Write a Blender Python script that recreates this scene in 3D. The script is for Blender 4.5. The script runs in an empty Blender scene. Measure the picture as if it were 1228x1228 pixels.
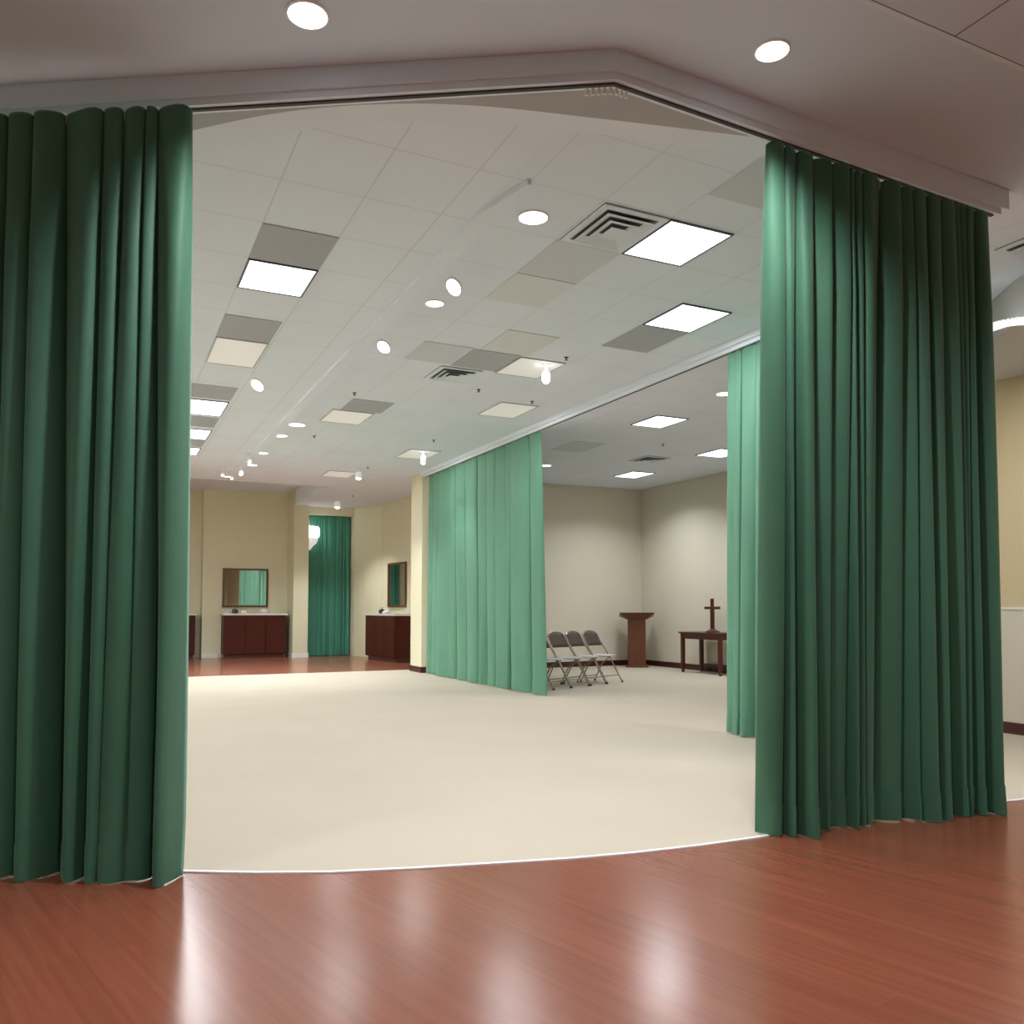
import bpy, bmesh, math, random
from mathutils import Vector, Matrix
PI = math.pi
S = bpy.context.scene
COL = S.collection

# ------------------------------------------------------------------ survey helper
F = 1015.0; TILT = math.radians(3.0); YAW = math.radians(25.8); EYE = 1.2
PX, PY = 614.0, 730 - F * math.tan(TILT)
def up(px, py, z):
    """world point at height z seen at a photo pixel (used to survey positions)"""
    a = (px - PX) / F; b = (PY - py) / F
    f = math.cos(TILT) - b * math.sin(TILT); u = math.sin(TILT) + b * math.cos(TILT)
    X = math.cos(YAW) * a + math.sin(YAW) * f; Y = -math.sin(YAW) * a + math.cos(YAW) * f
    t = (z - EYE) / u
    return Vector((X * t, Y * t, z))

# ------------------------------------------------------------------ materials
def mat(name, col, rough=0.6, metal=0.0, spec=0.5, emit=None, es=0.0, sheen=0.0, trans=0.0, coat=0.0):
    m = bpy.data.materials.new(name); m.use_nodes = True
    b = m.node_tree.nodes['Principled BSDF']
    b.inputs['Base Color'].default_value = (*col, 1)
    b.inputs['Roughness'].default_value = rough
    b.inputs['Metallic'].default_value = metal
    b.inputs['Specular IOR Level'].default_value = spec
    b.inputs['Sheen Weight'].default_value = sheen
    b.inputs['Coat Weight'].default_value = coat
    b.inputs['Transmission Weight'].default_value = trans
    if emit:
        b.inputs['Emission Color'].default_value = (*emit, 1)
        b.inputs['Emission Strength'].default_value = es
    return m
def nodes(m): return m.node_tree.nodes, m.node_tree.links, m.node_tree.nodes['Principled BSDF']
def noisy(m, c1, c2, scale, detail=4, bump=0.0, bscale=None, stretch=(1, 1, 1), dist=0.01):
    N, L, b = nodes(m)
    g = N.new('ShaderNodeNewGeometry'); mp = N.new('ShaderNodeMapping')
    mp.inputs['Scale'].default_value = stretch
    L.new(g.outputs['Position'], mp.inputs['Vector'])
    n = N.new('ShaderNodeTexNoise'); n.inputs['Scale'].default_value = scale; n.inputs['Detail'].default_value = detail
    L.new(mp.outputs[0], n.inputs['Vector'])
    r = N.new('ShaderNodeValToRGB')
    r.color_ramp.elements[0].color = (*c1, 1); r.color_ramp.elements[1].color = (*c2, 1)
    r.color_ramp.elements[0].position = 0.3; r.color_ramp.elements[1].position = 0.7
    L.new(n.outputs['Fac'], r.inputs['Fac']); L.new(r.outputs['Color'], b.inputs['Base Color'])
    if bump:
        n2 = N.new('ShaderNodeTexNoise'); n2.inputs['Scale'].default_value = bscale or scale * 4
        n2.inputs['Detail'].default_value = 5
        L.new(mp.outputs[0], n2.inputs['Vector'])
        bp = N.new('ShaderNodeBump'); bp.inputs['Strength'].default_value = bump; bp.inputs['Distance'].default_value = dist
        L.new(n2.outputs['Fac'], bp.inputs['Height']); L.new(bp.outputs[0], b.inputs['Normal'])
    return m
def grid_mat(name, col, line, x0, sx, y0, sy, w=0.009):
    m = mat(name, col, 0.85, spec=0.2)
    N, L, b = nodes(m)
    g = N.new('ShaderNodeNewGeometry'); sp = N.new('ShaderNodeSeparateXYZ'); L.new(g.outputs['Position'], sp.inputs[0])
    def M(op, a, bb):
        n = N.new('ShaderNodeMath'); n.operation = op
        for i, v in enumerate((a, bb)):
            if v is None: continue
            if isinstance(v, (int, float)): n.inputs[i].default_value = v
            else: L.new(v, n.inputs[i])
        return n.outputs[0]
    def near(o, c, s):
        q = M('DIVIDE', M('SUBTRACT', o, c), s)
        q = M('SUBTRACT', M('FRACT', M('ADD', q, 0.5), None), 0.5)
        return M('LESS_THAN', M('MULTIPLY', M('ABSOLUTE', q, None), s), w / 2)
    f = M('MAXIMUM', near(sp.outputs[0], x0, sx), near(sp.outputs[1], y0, sy))
    nz = N.new('ShaderNodeTexNoise'); nz.inputs['Scale'].default_value = 1.3; L.new(g.outputs['Position'], nz.inputs['Vector'])
    mc = N.new('ShaderNodeMixRGB'); mc.inputs[1].default_value = (*[c * 0.96 for c in col], 1); mc.inputs[2].default_value = (*[min(1, c * 1.04) for c in col], 1)
    L.new(nz.outputs['Fac'], mc.inputs[0])
    mx = N.new('ShaderNodeMixRGB'); mx.inputs[2].default_value = (*line, 1)
    L.new(f, mx.inputs[0]); L.new(mc.outputs[0], mx.inputs[1]); L.new(mx.outputs[0], b.inputs['Base Color'])
    return m

M_ceil = noisy(mat('ceiling_paint', (.8, .8, .8), .9, spec=.2), (.77, .83, .92), (.79, .85, .94), .8)
M_foyer = noisy(mat('foyer_ceiling_paint', (.60, .585, .60), .9, spec=.2), (.69, .80, .95), (.72, .83, .97), .6)
M_gridL = grid_mat('ceiling_tile', (.78, .84, .93), (.66, .69, .74), .91, .515, 4.45, .625)
M_gridR = grid_mat('ceiling_tile_hall', (.76, .82, .92), (.67, .70, .76), 2.27, .53, 4.45, .625)
M_gridF = grid_mat('ceiling_tile_foyer', (.68, .75, .88), (.22, .22, .24), 3.40, .61, 2.45, .61)
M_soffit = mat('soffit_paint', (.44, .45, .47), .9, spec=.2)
M_header = mat('header_paint', (.76, .86, .98), .6, spec=.5)
M_track = mat('track_dark', (.03, .025, .025), .5)
M_wall = noisy(mat('wall_paint', (.66, .57, .42), .8, spec=.3), (.69, .66, .475), (.71, .685, .50), .7)
M_wallR = noisy(mat('wall_paint_chapel', (.66, .6, .49), .8, spec=.3), (.70, .64, .53), (.73, .67, .555), .7)
M_tan = mat('wall_paint_tan', (.66, .54, .34), .8, spec=.3)
M_base = mat('baseboard_stain', (.06, .013, .008), .35)
M_whiteb = mat('white_trim', (.80, .79, .76), .5)
M_carpet = noisy(mat('carpet_beige', (.7, .62, .5), .95, spec=.1), (.455, .40, .32), (.48, .42, .34), 1.0, bump=.25, bscale=260, dist=.003)
M_backfloor = noisy(mat('foyer_tile', (.2, .08, .05), .2), (.26, .10, .06), (.32, .12, .075), 2)
M_edge = mat('carpet_edge', (.85, .86, .90), .3, spec=.6)
M_wooddark = noisy(mat('dark_wood', (.1, .03, .02), .35), (.065, .014, .008), (.10, .022, .012), 6, stretch=(4, 4, .6))
M_woodcab = noisy(mat('cabinet_wood', (.1, .03, .02), .5, spec=.2), (.05, .0085, .004), (.07, .013, .006), 6, stretch=(4, 4, .5))
M_woodred = noisy(mat('red_wood', (.2, .06, .03), .4), (.115, .034, .012), (.16, .05, .019), 6, stretch=(4, 4, .5))
M_counter = mat('counter_top', (.75, .74, .68), .25)
M_mirror = mat('mirror_glass', (.82, .86, .85), .02, metal=1.0)
M_seat = mat('vinyl_brown', (.065, .042, .028), .6)
M_seatp = mat('painted_metal_seat', (.62, .60, .58), .38)
M_metal = mat('chair_metal', (.36, .32, .28), .3, metal=.8)
M_black = mat('black_plastic', (.015, .015, .017), .4)
M_vent = mat('vent_metal', (.70, .77, .85), .5)
M_ventdark = mat('vent_gap', (.16, .16, .165), .8)
M_lens = mat('lens_lit', (.9, .9, .9), .4, emit=(.93, .97, 1), es=2.2)
M_lensdim = mat('lens_dim', (.8, .79, .77), .5, emit=(1, .98, .95), es=.22)
M_lampdisc = mat('lamp_lens', (.95, .95, .95), .4, emit=(.97, .98, 1), es=4.0)
M_frame = mat('troffer_frame', (.10, .12, .16), .5)
M_framedim = mat('troffer_frame_pale', (.5, .5, .5), .5)
M_grey = mat('grey_ceiling_panel', (.42, .44, .48), .85)
M_warmpanel = mat('warm_grey_ceiling_panel', (.63, .66, .72), .85)
M_olive = mat('pale_olive_ceiling_panel', (.70, .73, .76), .85)
M_ringpaint = mat('ring_paint', (.58, .58, .58), .9, spec=.2)
M_cove = mat('cove_diffuser', (.9, .9, .9), .4, emit=(1, 1, 1), es=.75)
M_white = mat('white_enamel', (.8, .8, .8), .35)
M_brass = mat('bronze', (.12, .045, .03), .35, metal=.4)
M_glass = mat('frosted_glass', (.9, .9, .92), .35, emit=(1, 1, 1), es=.35)
M_bulb = mat('bulb', (1, 1, 1), .3, emit=(1, .99, .96), es=6)

def fabric(name, c, c2, rough=.62):
    m = mat(name, c, rough, spec=.35, sheen=.25)
    m.node_tree.nodes['Principled BSDF'].inputs['Sheen Roughness'].default_value = .4
    m.node_tree.nodes['Principled BSDF'].inputs['Sheen Tint'].default_value = (.6, .9, .75, 1)
    noisy(m, c, c2, 3.0, bump=.25, bscale=9, stretch=(1, 1, .5), dist=.02)
    return m
M_green = fabric('green_drape', (.045, .132, .077), (.052, .150, .089))
M_green2 = fabric('green_drape_hall', (.10, .245, .165), (.11, .27, .183))
M_green3 = fabric('green_drape_alcove', (.045, .20, .14), (.05, .22, .155))

# wood floor
M_wood = mat('foyer_wood', (.2, .07, .04), .21, spec=.5)
N, L, b = nodes(M_wood)
g = N.new('ShaderNodeNewGeometry'); mp = N.new('ShaderNodeMapping')
mp.inputs['Rotation'].default_value = (0, 0, math.radians(-14)); L.new(g.outputs['Position'], mp.inputs['Vector'])
br = N.new('ShaderNodeTexBrick'); br.inputs['Scale'].default_value = 1.0
mp2 = N.new('ShaderNodeMapping'); mp2.inputs['Rotation'].default_value = (0, 0, PI / 2); L.new(mp.outputs[0], mp2.inputs['Vector'])
L.new(mp2.outputs[0], br.inputs['Vector'])
br.inputs['Brick Width'].default_value = 1.3; br.inputs['Row Height'].default_value = .11
br.inputs['Mortar Size'].default_value = .0012; br.inputs['Mortar Smooth'].default_value = .4; br.inputs['Bias'].default_value = 0
br.inputs['Color1'].default_value = (.20, .058, .031, 1); br.inputs['Color2'].default_value = (.22, .065, .035, 1); br.inputs['Mortar'].default_value = (.18, .052, .028, 1)
mp3 = N.new('ShaderNodeMapping'); mp3.inputs['Scale'].default_value = (34, 1.2, 1); L.new(mp.outputs[0], mp3.inputs['Vector'])
nz = N.new('ShaderNodeTexNoise'); nz.inputs['Scale'].default_value = 1.0; nz.inputs['Detail'].default_value = 5; nz.inputs['Distortion'].default_value = .4; L.new(mp3.outputs[0], nz.inputs['Vector'])
rp = N.new('ShaderNodeValToRGB'); rp.color_ramp.elements[0].color = (.87, .86, .86, 1); rp.color_ramp.elements[1].color = (1.05, 1.05, 1.05, 1)
rp.color_ramp.elements[0].position = .3; rp.color_ramp.elements[1].position = .65; L.new(nz.outputs['Fac'], rp.inputs['Fac'])
mu = N.new('ShaderNodeMixRGB'); mu.blend_type = 'MULTIPLY'; mu.inputs[0].default_value = 1
L.new(br.outputs['Color'], mu.inputs[1]); L.new(rp.outputs['Color'], mu.inputs[2]); L.new(mu.outputs[0], b.inputs['Base Color'])

# ------------------------------------------------------------------ mesh helpers
def box(bm, x0, x1, y0, y1, z0, z1, mtx=None, bev=0):
    r = bmesh.ops.create_cube(bm, size=1)
    vs = r['verts']
    for v in vs:
        v.co = Vector((x0 + (v.co.x + .5) * (x1 - x0), y0 + (v.co.y + .5) * (y1 - y0), z0 + (v.co.z + .5) * (z1 - z0)))
    if bev:
        es = list({e for v in vs for e in v.link_edges})
        rr = bmesh.ops.bevel(bm, geom=es, offset=bev, segments=2, affect='EDGES', profile=.5)
        vs = list({v for v in rr['verts']} | {v for v in vs if v.is_valid})
    if mtx is not None:
        for v in vs: v.co = mtx @ v.co
    return vs
def prism(bm, pts, z0, z1, mtx=None):
    a = [bm.verts.new((p[0], p[1], z0)) for p in pts]; c = [bm.verts.new((p[0], p[1], z1)) for p in pts]
    n = len(pts)
    bm.faces.new(a[::-1]); bm.faces.new(c)
    for i in range(n): bm.faces.new((a[i], a[(i + 1) % n], c[(i + 1) % n], c[i]))
    if mtx is not None:
        for v in a + c: v.co = mtx @ v.co
def tube(bm, pts, r, seg=8, close=False):
    pts = [Vector(p) for p in pts]; rings = []; n = len(pts)
    up0 = None
    for i, p in enumerate(pts):
        if close: d = pts[(i + 1) % n] - pts[i - 1]
        else: d = pts[min(i + 1, n - 1)] - pts[max(i - 1, 0)]
        d.normalize()
        if up0 is None:
            up0 = Vector((0, 0, 1)) if abs(d.z) < .9 else Vector((1, 0, 0))
        s = d.cross(up0)
        if s.length < 1e-5: s = d.orthogonal()
        s.normalize(); u = s.cross(d).normalized(); up0 = u
        rings.append([bm.verts.new(p + (s * math.cos(2 * PI * k / seg) + u * math.sin(2 * PI * k / seg)) * r) for k in range(seg)])
    for i in range(n if close else n - 1):
        A, B = rings[i], rings[(i + 1) % n]
        for k in range(seg): bm.faces.new((A[k], A[(k + 1) % seg], B[(k + 1) % seg], B[k]))
    if not close:
        bm.faces.new(rings[0][::-1]); bm.faces.new(rings[-1])
def lathe(bm, prof, seg=20, mtx=None):
    rings = []
    for r, z in prof:
        rings.append([bm.verts.new((r * math.cos(2 * PI * k / seg), r * math.sin(2 * PI * k / seg), z)) for k in range(seg)])
    for A, B in zip(rings, rings[1:]):
        for k in range(seg): bm.faces.new((A[k], A[(k + 1) % seg], B[(k + 1) % seg], B[k]))
    if prof[0][0] > 1e-4: bm.faces.new(rings[0][::-1])
    if prof[-1][0] > 1e-4: bm.faces.new(rings[-1])
    if mtx is not None:
        for R in rings:
            for v in R: v.co = mtx @ v.co
def obj(name, bm, m, parent=None, smooth=False, loc=None):
    bmesh.ops.remove_doubles(bm, verts=bm.verts, dist=1e-5)
    bmesh.ops.recalc_face_normals(bm, faces=bm.faces)
    me = bpy.data.meshes.new(name); bm.to_mesh(me); bm.free()
    me.materials.append(m)
    if smooth:
        for p in me.polygons: p.use_smooth = True
        try: me.set_sharp_from_angle(angle=math.radians(40))
        except Exception: pass
    o = bpy.data.objects.new(name, me); COL.objects.link(o)
    if parent: o.parent = parent
    if loc: o.location = loc
    return o
def tag(o, label, cat, group=None):
    o['label'] = label; o['category'] = cat
    if group: o['group'] = group
    return o
def thing(name, label, cat, loc=(0, 0, 0), rz=0, group=None):
    o = bpy.data.objects.new(name, None); COL.objects.link(o); o.empty_display_size = .1
    o.location = loc; o.rotation_euler = (0, 0, rz)
    return tag(o, label, cat, group)
def struct(name, bm, m, label=None):
    o = obj(name, bm, m); o['kind'] = 'structure'
    if label: o['label'] = label
    return o
def copy_tree(o, parent=None):
    c = o.copy(); COL.objects.link(c)
    if parent: c.parent = parent
    for ch in list(o.children): copy_tree(ch, c)
    return c
def NB(): return bmesh.new()

# ------------------------------------------------------------------ setting: floors
arc = [(-5, 7.8), (-3.2, 6.6), (-1.9, 5.75), (-.9, 5.12), (-.3, 4.72), (.1, 4.42), (.37, 4.19), (.66, 4.03), (.97, 3.89), (1.33, 3.78), (1.72, 3.68), (2.05, 3.60), (2.38, 3.545), (2.75, 3.51), (3.12, 3.50), (3.5, 3.53), (4.5, 3.54), (4.95, 3.50), (5.2, 3.46), (7.9, 3.45)]
bm = NB(); prism(bm, [(-5, -4.2), (7.9, -4.2)] + arc[::-1], -.1, 0)
struct('floor', bm, M_wood, 'glossy reddish wood floor of the foyer')
bm = NB(); prism(bm, arc + [(10.5, 3.45), (10.5, 16.0), (-5, 16.0)], -.1, 0.0)
struct('floor_carpet', bm, M_carpet, 'beige carpet of the hall')
bm = NB(); prism(bm, [(-5, 16.0), (6.6, 16.0), (6.6, 24), (-5, 24)], -.1, 0)
struct('floor_tile', bm, M_backfloor, 'brown polished floor at the far end')
bm = NB()
for (a, c) in zip(arc, arc[1:]):
    a = Vector((*a, 0)); c = Vector((*c, 0)); d = (c - a).normalized(); n = Vector((-d.y, d.x, 0)) * .011
    prism(bm, [a - n, c - n, c + n, a + n], 0.0, .006)
struct('trim_1', bm, M_edge, 'thin white edging strip between carpet and wood')

# ------------------------------------------------------------------ ceilings
CZ = 3.78
hp = [Vector((-3.2, 6.37, 0)), up(0, 102, CZ), up(740, 58, CZ), up(1210, 228, CZ)]   # header line
for p in hp: p.z = 0
hx = hp[1:] ; d0 = (hx[1] - hx[0]).normalized(); hp[0] = hx[0] - d0 * 4.4
bm = NB(); prism(bm, [(hp[0].x, -4.2), (7.9, -4.2), (7.9, 3.25), (hp[3].x, hp[3].y), (hp[2].x, hp[2].y), (hp[1].x, hp[1].y), (hp[0].x, hp[0].y)], CZ, CZ + .1)
struct('ceiling_foyer', bm, M_foyer, 'smooth foyer ceiling')
bm = NB(); prism(bm, [(2.0, -4.0), (7.9, -4.0), (7.9, 2.45), (2.0, 2.45)], CZ - .004, CZ)
struct('ceiling_foyer_tiles', bm, M_gridF)
bm = NB(); box(bm, 2.0, 4.05, 2.45, 2.475, CZ - .006, CZ)
struct('trim_2', bm, M_header)
bm = NB(); prism(bm, [(-5, hp[0].y + .4), (hp[0].x, hp[0].y), (hp[1].x, hp[1].y), (hp[2].x, hp[2].y), (2.135, 3.19), (2.135, 17.65), (-5, 17.65)], CZ, CZ + .1)
struct('ceiling', bm, M_gridL, 'tiled hall ceiling on the left of the beam')
bm = NB(); prism(bm, [(2.135, 3.19), (4.98, 3.25), (7.9, 3.25), (10.7, 3.25), (10.7, 15.5), (7, 15.5), (6.9, 21.9), (4.3, 21.9), (4.3, 17.65), (2.135, 17.65)], CZ, CZ + .1)
struct('ceiling_right', bm, M_gridR, 'tiled hall ceiling on the right of the beam')
bm = NB(); box(bm, -5, 4.3, 17.6, 24, 4.15, 4.25); box(bm, -5, 4.27, 17.64, 17.7, CZ - .006, 4.2); box(bm, 4.27, 4.36, 17.70, 22, CZ - .006, 4.2)
struct('ceiling_raised', bm, M_ceil)
# long shallow beam between the two tile fields
bm = NB(); prism(bm, [(2.14, 4.9), (2.24, 4.42), (2.265, 4.42), (2.265, 16.6), (2.14, 16.6)], CZ - .035, CZ)
struct('beam', bm, M_ceil, 'long shallow ceiling beam')
# curved soffit behind the header
s1 = [up(*p, 3.66) for p in [(228, 157), (330, 136), (440, 125.5), (560, 126), (700, 140), (918, 166)]]
s2 = [up(*p, 3.77) for p in [(228, 186), (340, 160), (440, 147), (560, 147), (700, 158), (918, 188)]]
def smooth_path(P, n=6):
    out = []
    for i in range(len(P) - 1):
        p0 = P[max(i - 1, 0)]; p1 = P[i]; p2 = P[i + 1]; p3 = P[min(i + 2, len(P) - 1)]
        for k in range(n):
            t = k / n
            out.append(.5 * ((2 * p1) + (-p0 + p2) * t + (2 * p0 - 5 * p1 + 4 * p2 - p3) * t * t + (-p0 + 3 * p1 - 3 * p2 + p3) * t ** 3))
    out.append(P[-1]); return out
for s_, z_, m_, nm in ((s2, CZ - .012, M_ceil, 'ceiling_border'), (s1, 3.66, M_soffit, 'soffit')):
    P = smooth_path(s_); P = [P[0] + (P[0] - P[3]) * 1.0] + P + [P[-1] + Vector((.6, -.02, 0))]
    back = [Vector((hp[2].x, hp[2].y + .05, 0)), hp[1] + Vector((.15, .2, 0))] if nm == 'soffit' else [Vector((hp[2].x, hp[2].y + .05, 0)), hp[1] + Vector((.1, .1, 0))]
    bm = NB()
    # quad strip between the arc and the header line
    def hdr(x):
        if x < hp[2].x:
            t = (x - hp[1].x) / (hp[2].x - hp[1].x); return hp[1].y + t * (hp[2].y - hp[1].y) + .04
        t = (x - hp[2].x) / (hp[3].x - hp[2].x); return hp[2].y + t * (hp[3].y - hp[2].y) + .04
    for a, c in zip(P, P[1:]):
        ya, yc = hdr(a.x), hdr(c.x)
        if ya >= a.y - .01: a = Vector((a.x, ya + .01, 0))
        if yc >= c.y - .01: c = Vector((c.x, yc + .01, 0))
        prism(bm, [(a.x, ya), (c.x, yc), (c.x, c.y), (a.x, a.y)], z_, CZ)
    struct(nm, bm, m_)
# header fascia: upper face, lower set-back band
def offs(P, d):
    out = []
    for i, p in enumerate(P):
        ns = []
        if i > 0:
            q = (P[i] - P[i - 1]).normalized(); ns.append(Vector((-q.y, q.x, 0)))
        if i < len(P) - 1:
            q = (P[i + 1] - P[i]).normalized(); ns.append(Vector((-q.y, q.x, 0)))
        n = sum(ns, Vector()).normalized(); n = n / max(.5, n.dot(ns[0])); out.append(p + n * d)
    return out
zb = [3.60, 3.618, 3.636, 3.612]
def fascia(bm, d0, d1, dz0, dz1, ztop=None, ext=0):
    A = offs(hp, d0); B = offs(hp, d1)
    A[-1] = A[-1] + (A[-1] - A[-2]).normalized() * ext; B[-1] = B[-1] + (B[-1] - B[-2]).normalized() * ext
    va = []
    for i in range(4):
        zt = ztop if ztop else zb[i] + dz1
        va.append([bm.verts.new((A[i].x, A[i].y, zb[i] + dz0)), bm.verts.new((B[i].x, B[i].y, zb[i] + dz0)), bm.verts.new((B[i].x, B[i].y, zt)), bm.verts.new((A[i].x, A[i].y, zt))])
    for p, q in zip(va, va[1:]):
        for k in range(4): bm.faces.new((p[k], p[(k + 1) % 4], q[(k + 1) % 4], q[k]))
    bm.faces.new(va[0][::-1]); bm.faces.new(va[-1])
bm = NB(); fascia(bm, 0, .10, .045, 0, CZ - .001)
struct('header', bm, M_header, 'painted header above the front drapes')
bm = NB(); fascia(bm, .015, .085, .008, .06, None, -.06)
struct('trim_3', bm, M_header)
bm = NB(); fascia(bm, .038, .058, .000, .012, None, -.1)
ft = obj('curtain_track', bm, M_track)
tag(ft, 'dark slot track under the angled painted header in front', 'curtain track')
# runners bunched at the bend of the track
mid = offs(hp, .048)[2]; dl = (hp[1] - hp[2]).normalized(); dr = (hp[3] - hp[2]).normalized()
for k in range(8):
    d = (k - 4) * .028 - .014
    q = mid + (dl * -d if d < 0 else dr * d); q.z = 3.62
    bm = NB(); box(bm, -.007, .007, -.007, .007, -.026, .006, bev=.002)
    o = obj('glider', bm, M_white, ft); o.location = q
# middle partition track
bm = NB(); box(bm, 5.37, 5.53, 4.5, 15.1, 3.72, CZ - .001); box(bm, 5.41, 5.49, 4.5, 15.1, 3.685, 3.72)
struct('trim_4', bm, M_ceil)
bm = NB(); box(bm, 5.435, 5.465, 4.55, 15.05, 3.683, 3.69)
tag(obj('curtain_track', bm, M_track), 'straight drape track running back along the hall ceiling', 'curtain track')

# ------------------------------------------------------------------ walls
def wall(name, p, q, z1, m, th=.12, z0=0, label=None):
    p = Vector((*p, 0)); q = Vector((*q, 0)); d = (q - p).normalized(); n = Vector((-d.y, d.x, 0)) * th
    bm = NB(); prism(bm, [p, q, q + n, p + n], z0, z1)
    return struct(name, bm, m, label)
WX = 10.5; WY = 15.28
wall('wall_chapel_back', (5.75, WY), (WX + .12, WY), CZ, M_wallR)
wall('wall_chapel_right', (WX, WY), (WX, 5.6), CZ, M_wallR)
wall('wall_chapel_front', (WX, 5.6), (8.02, 5.6), CZ, M_wallR)
wall('wall_right', (7.9, 5.62), (7.9, -4.2), CZ, M_tan)
wall('wall_front', (7.9, -4.2), (-5, -4.2), CZ, M_wall)
wall('wall_left', (-5, -4.2), (-5, 24), 4.2, M_wall)
def baseboard(name, p, q, m=M_base, h=.10, th=.018, side=-1):
    p = Vector((*p, 0)); q = Vector((*q, 0)); d = (q - p).normalized(); n = Vector((-d.y, d.x, 0)) * th * side
    bm = NB(); prism(bm, [p, q, q + n, p + n] if side > 0 else [p + n, q + n, q, p], 0, h)
    return struct(name, bm, m)
baseboard('baseboard_chapel_back', (5.75, WY), (WX, WY), h=.11)
baseboard('baseboard_chapel_right', (WX, WY), (WX, 5.6), h=.11)
baseboard('baseboard_right', (7.9, 5.6), (7.9, -4.2), h=.11)
bm = NB(); box(bm, 7.885, 7.9, 3, 5.6, 1.19, 1.215); struct('trim_5', bm, M_whiteb)
bm = NB(); box(bm, 7.892, 7.9, 3, 5.6, .11, 1.19); struct('wainscot_right', bm, M_wallR)
# lowered ceiling ring at the right edge
cx, cy = 9.6, 2.2
bm = NB()
ring = [(cx + 3.75 * math.cos(a), cy + 3.75 * math.sin(a)) for a in [math.radians(100 + k * 6) for k in range(16)]]
ring = [p for p in ring if p[0] < 7.95]
prism(bm, [(7.9, 5.6)] + ring + [(7.9, 1.0)], 3.44, CZ - .002)
struct('ceiling_ring', bm, M_ringpaint, 'curved dropped ceiling edge')
# far end
YB = 21.9
wall('wall_back', (2.2, YB), (4.32, YB), 4.15, M_wall)
wall('wall_back_left', (1.55, 22.6), (2.2, 22.3), 4.15, M_wall)
wall('wall_back_return', (2.19, 22.40), (2.19, 21.895), 4.15, M_wall, .1)
wall('wall_back_far', (-5, 22.7), (1.62, 22.7), 4.15, M_wall)
bm = NB(); box(bm, 2.2, 2.56, 21.84, YB, 0, .11); struct('baseboard_back', bm, M_whiteb)
bm = NB(); box(bm, 4.23, 4.60, 21.15, 22.0, 0, 4.15, bev=.006); struct('column', bm, M_wall, 'slim cream column left of the far alcove')
bm = NB(); box(bm, 4.215, 4.615, 21.13, 21.9, 0.0, .11); struct('baseboard_column', bm, M_whiteb)
# alcove
bm = NB(); box(bm, 4.60, 5.84, 21.35, 21.5, 3.58, CZ); struct('wall_alcove_header', bm, M_wall)
bm = NB(); box(bm, 4.56, 6.2, 22.3, 22.4, 0, CZ); struct('wall_alcove', bm, M_wall)
bm = NB(); prism(bm, [(5.80, 22.3), (5.80, 21.3), (5.93, 20.75), (6.2, 20.8), (6.2, 22.3)], 0, CZ); struct('wall_alcove_right', bm, M_wall)
wall('wall_niche_side', (5.93, 20.76), (6.14, 20.05), CZ, M_wall)
wall('wall_niche', (6.14, 20.05), (6.58, 15.5), CZ, M_wall)
bm = NB(); box(bm, 5.40, 5.80, 15.08, 15.70, 0, CZ, bev=.006); struct('column', bm, M_wall, 'cream column beside the hall drape')
bm = NB(); box(bm, 5.385, 5.815, 15.065, 15.715, 0, .11); struct('baseboard_pillar', bm, M_base)
wall('wall_niche_front', (6.7, 15.5), (5.75, 15.5), CZ, M_wall)

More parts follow.
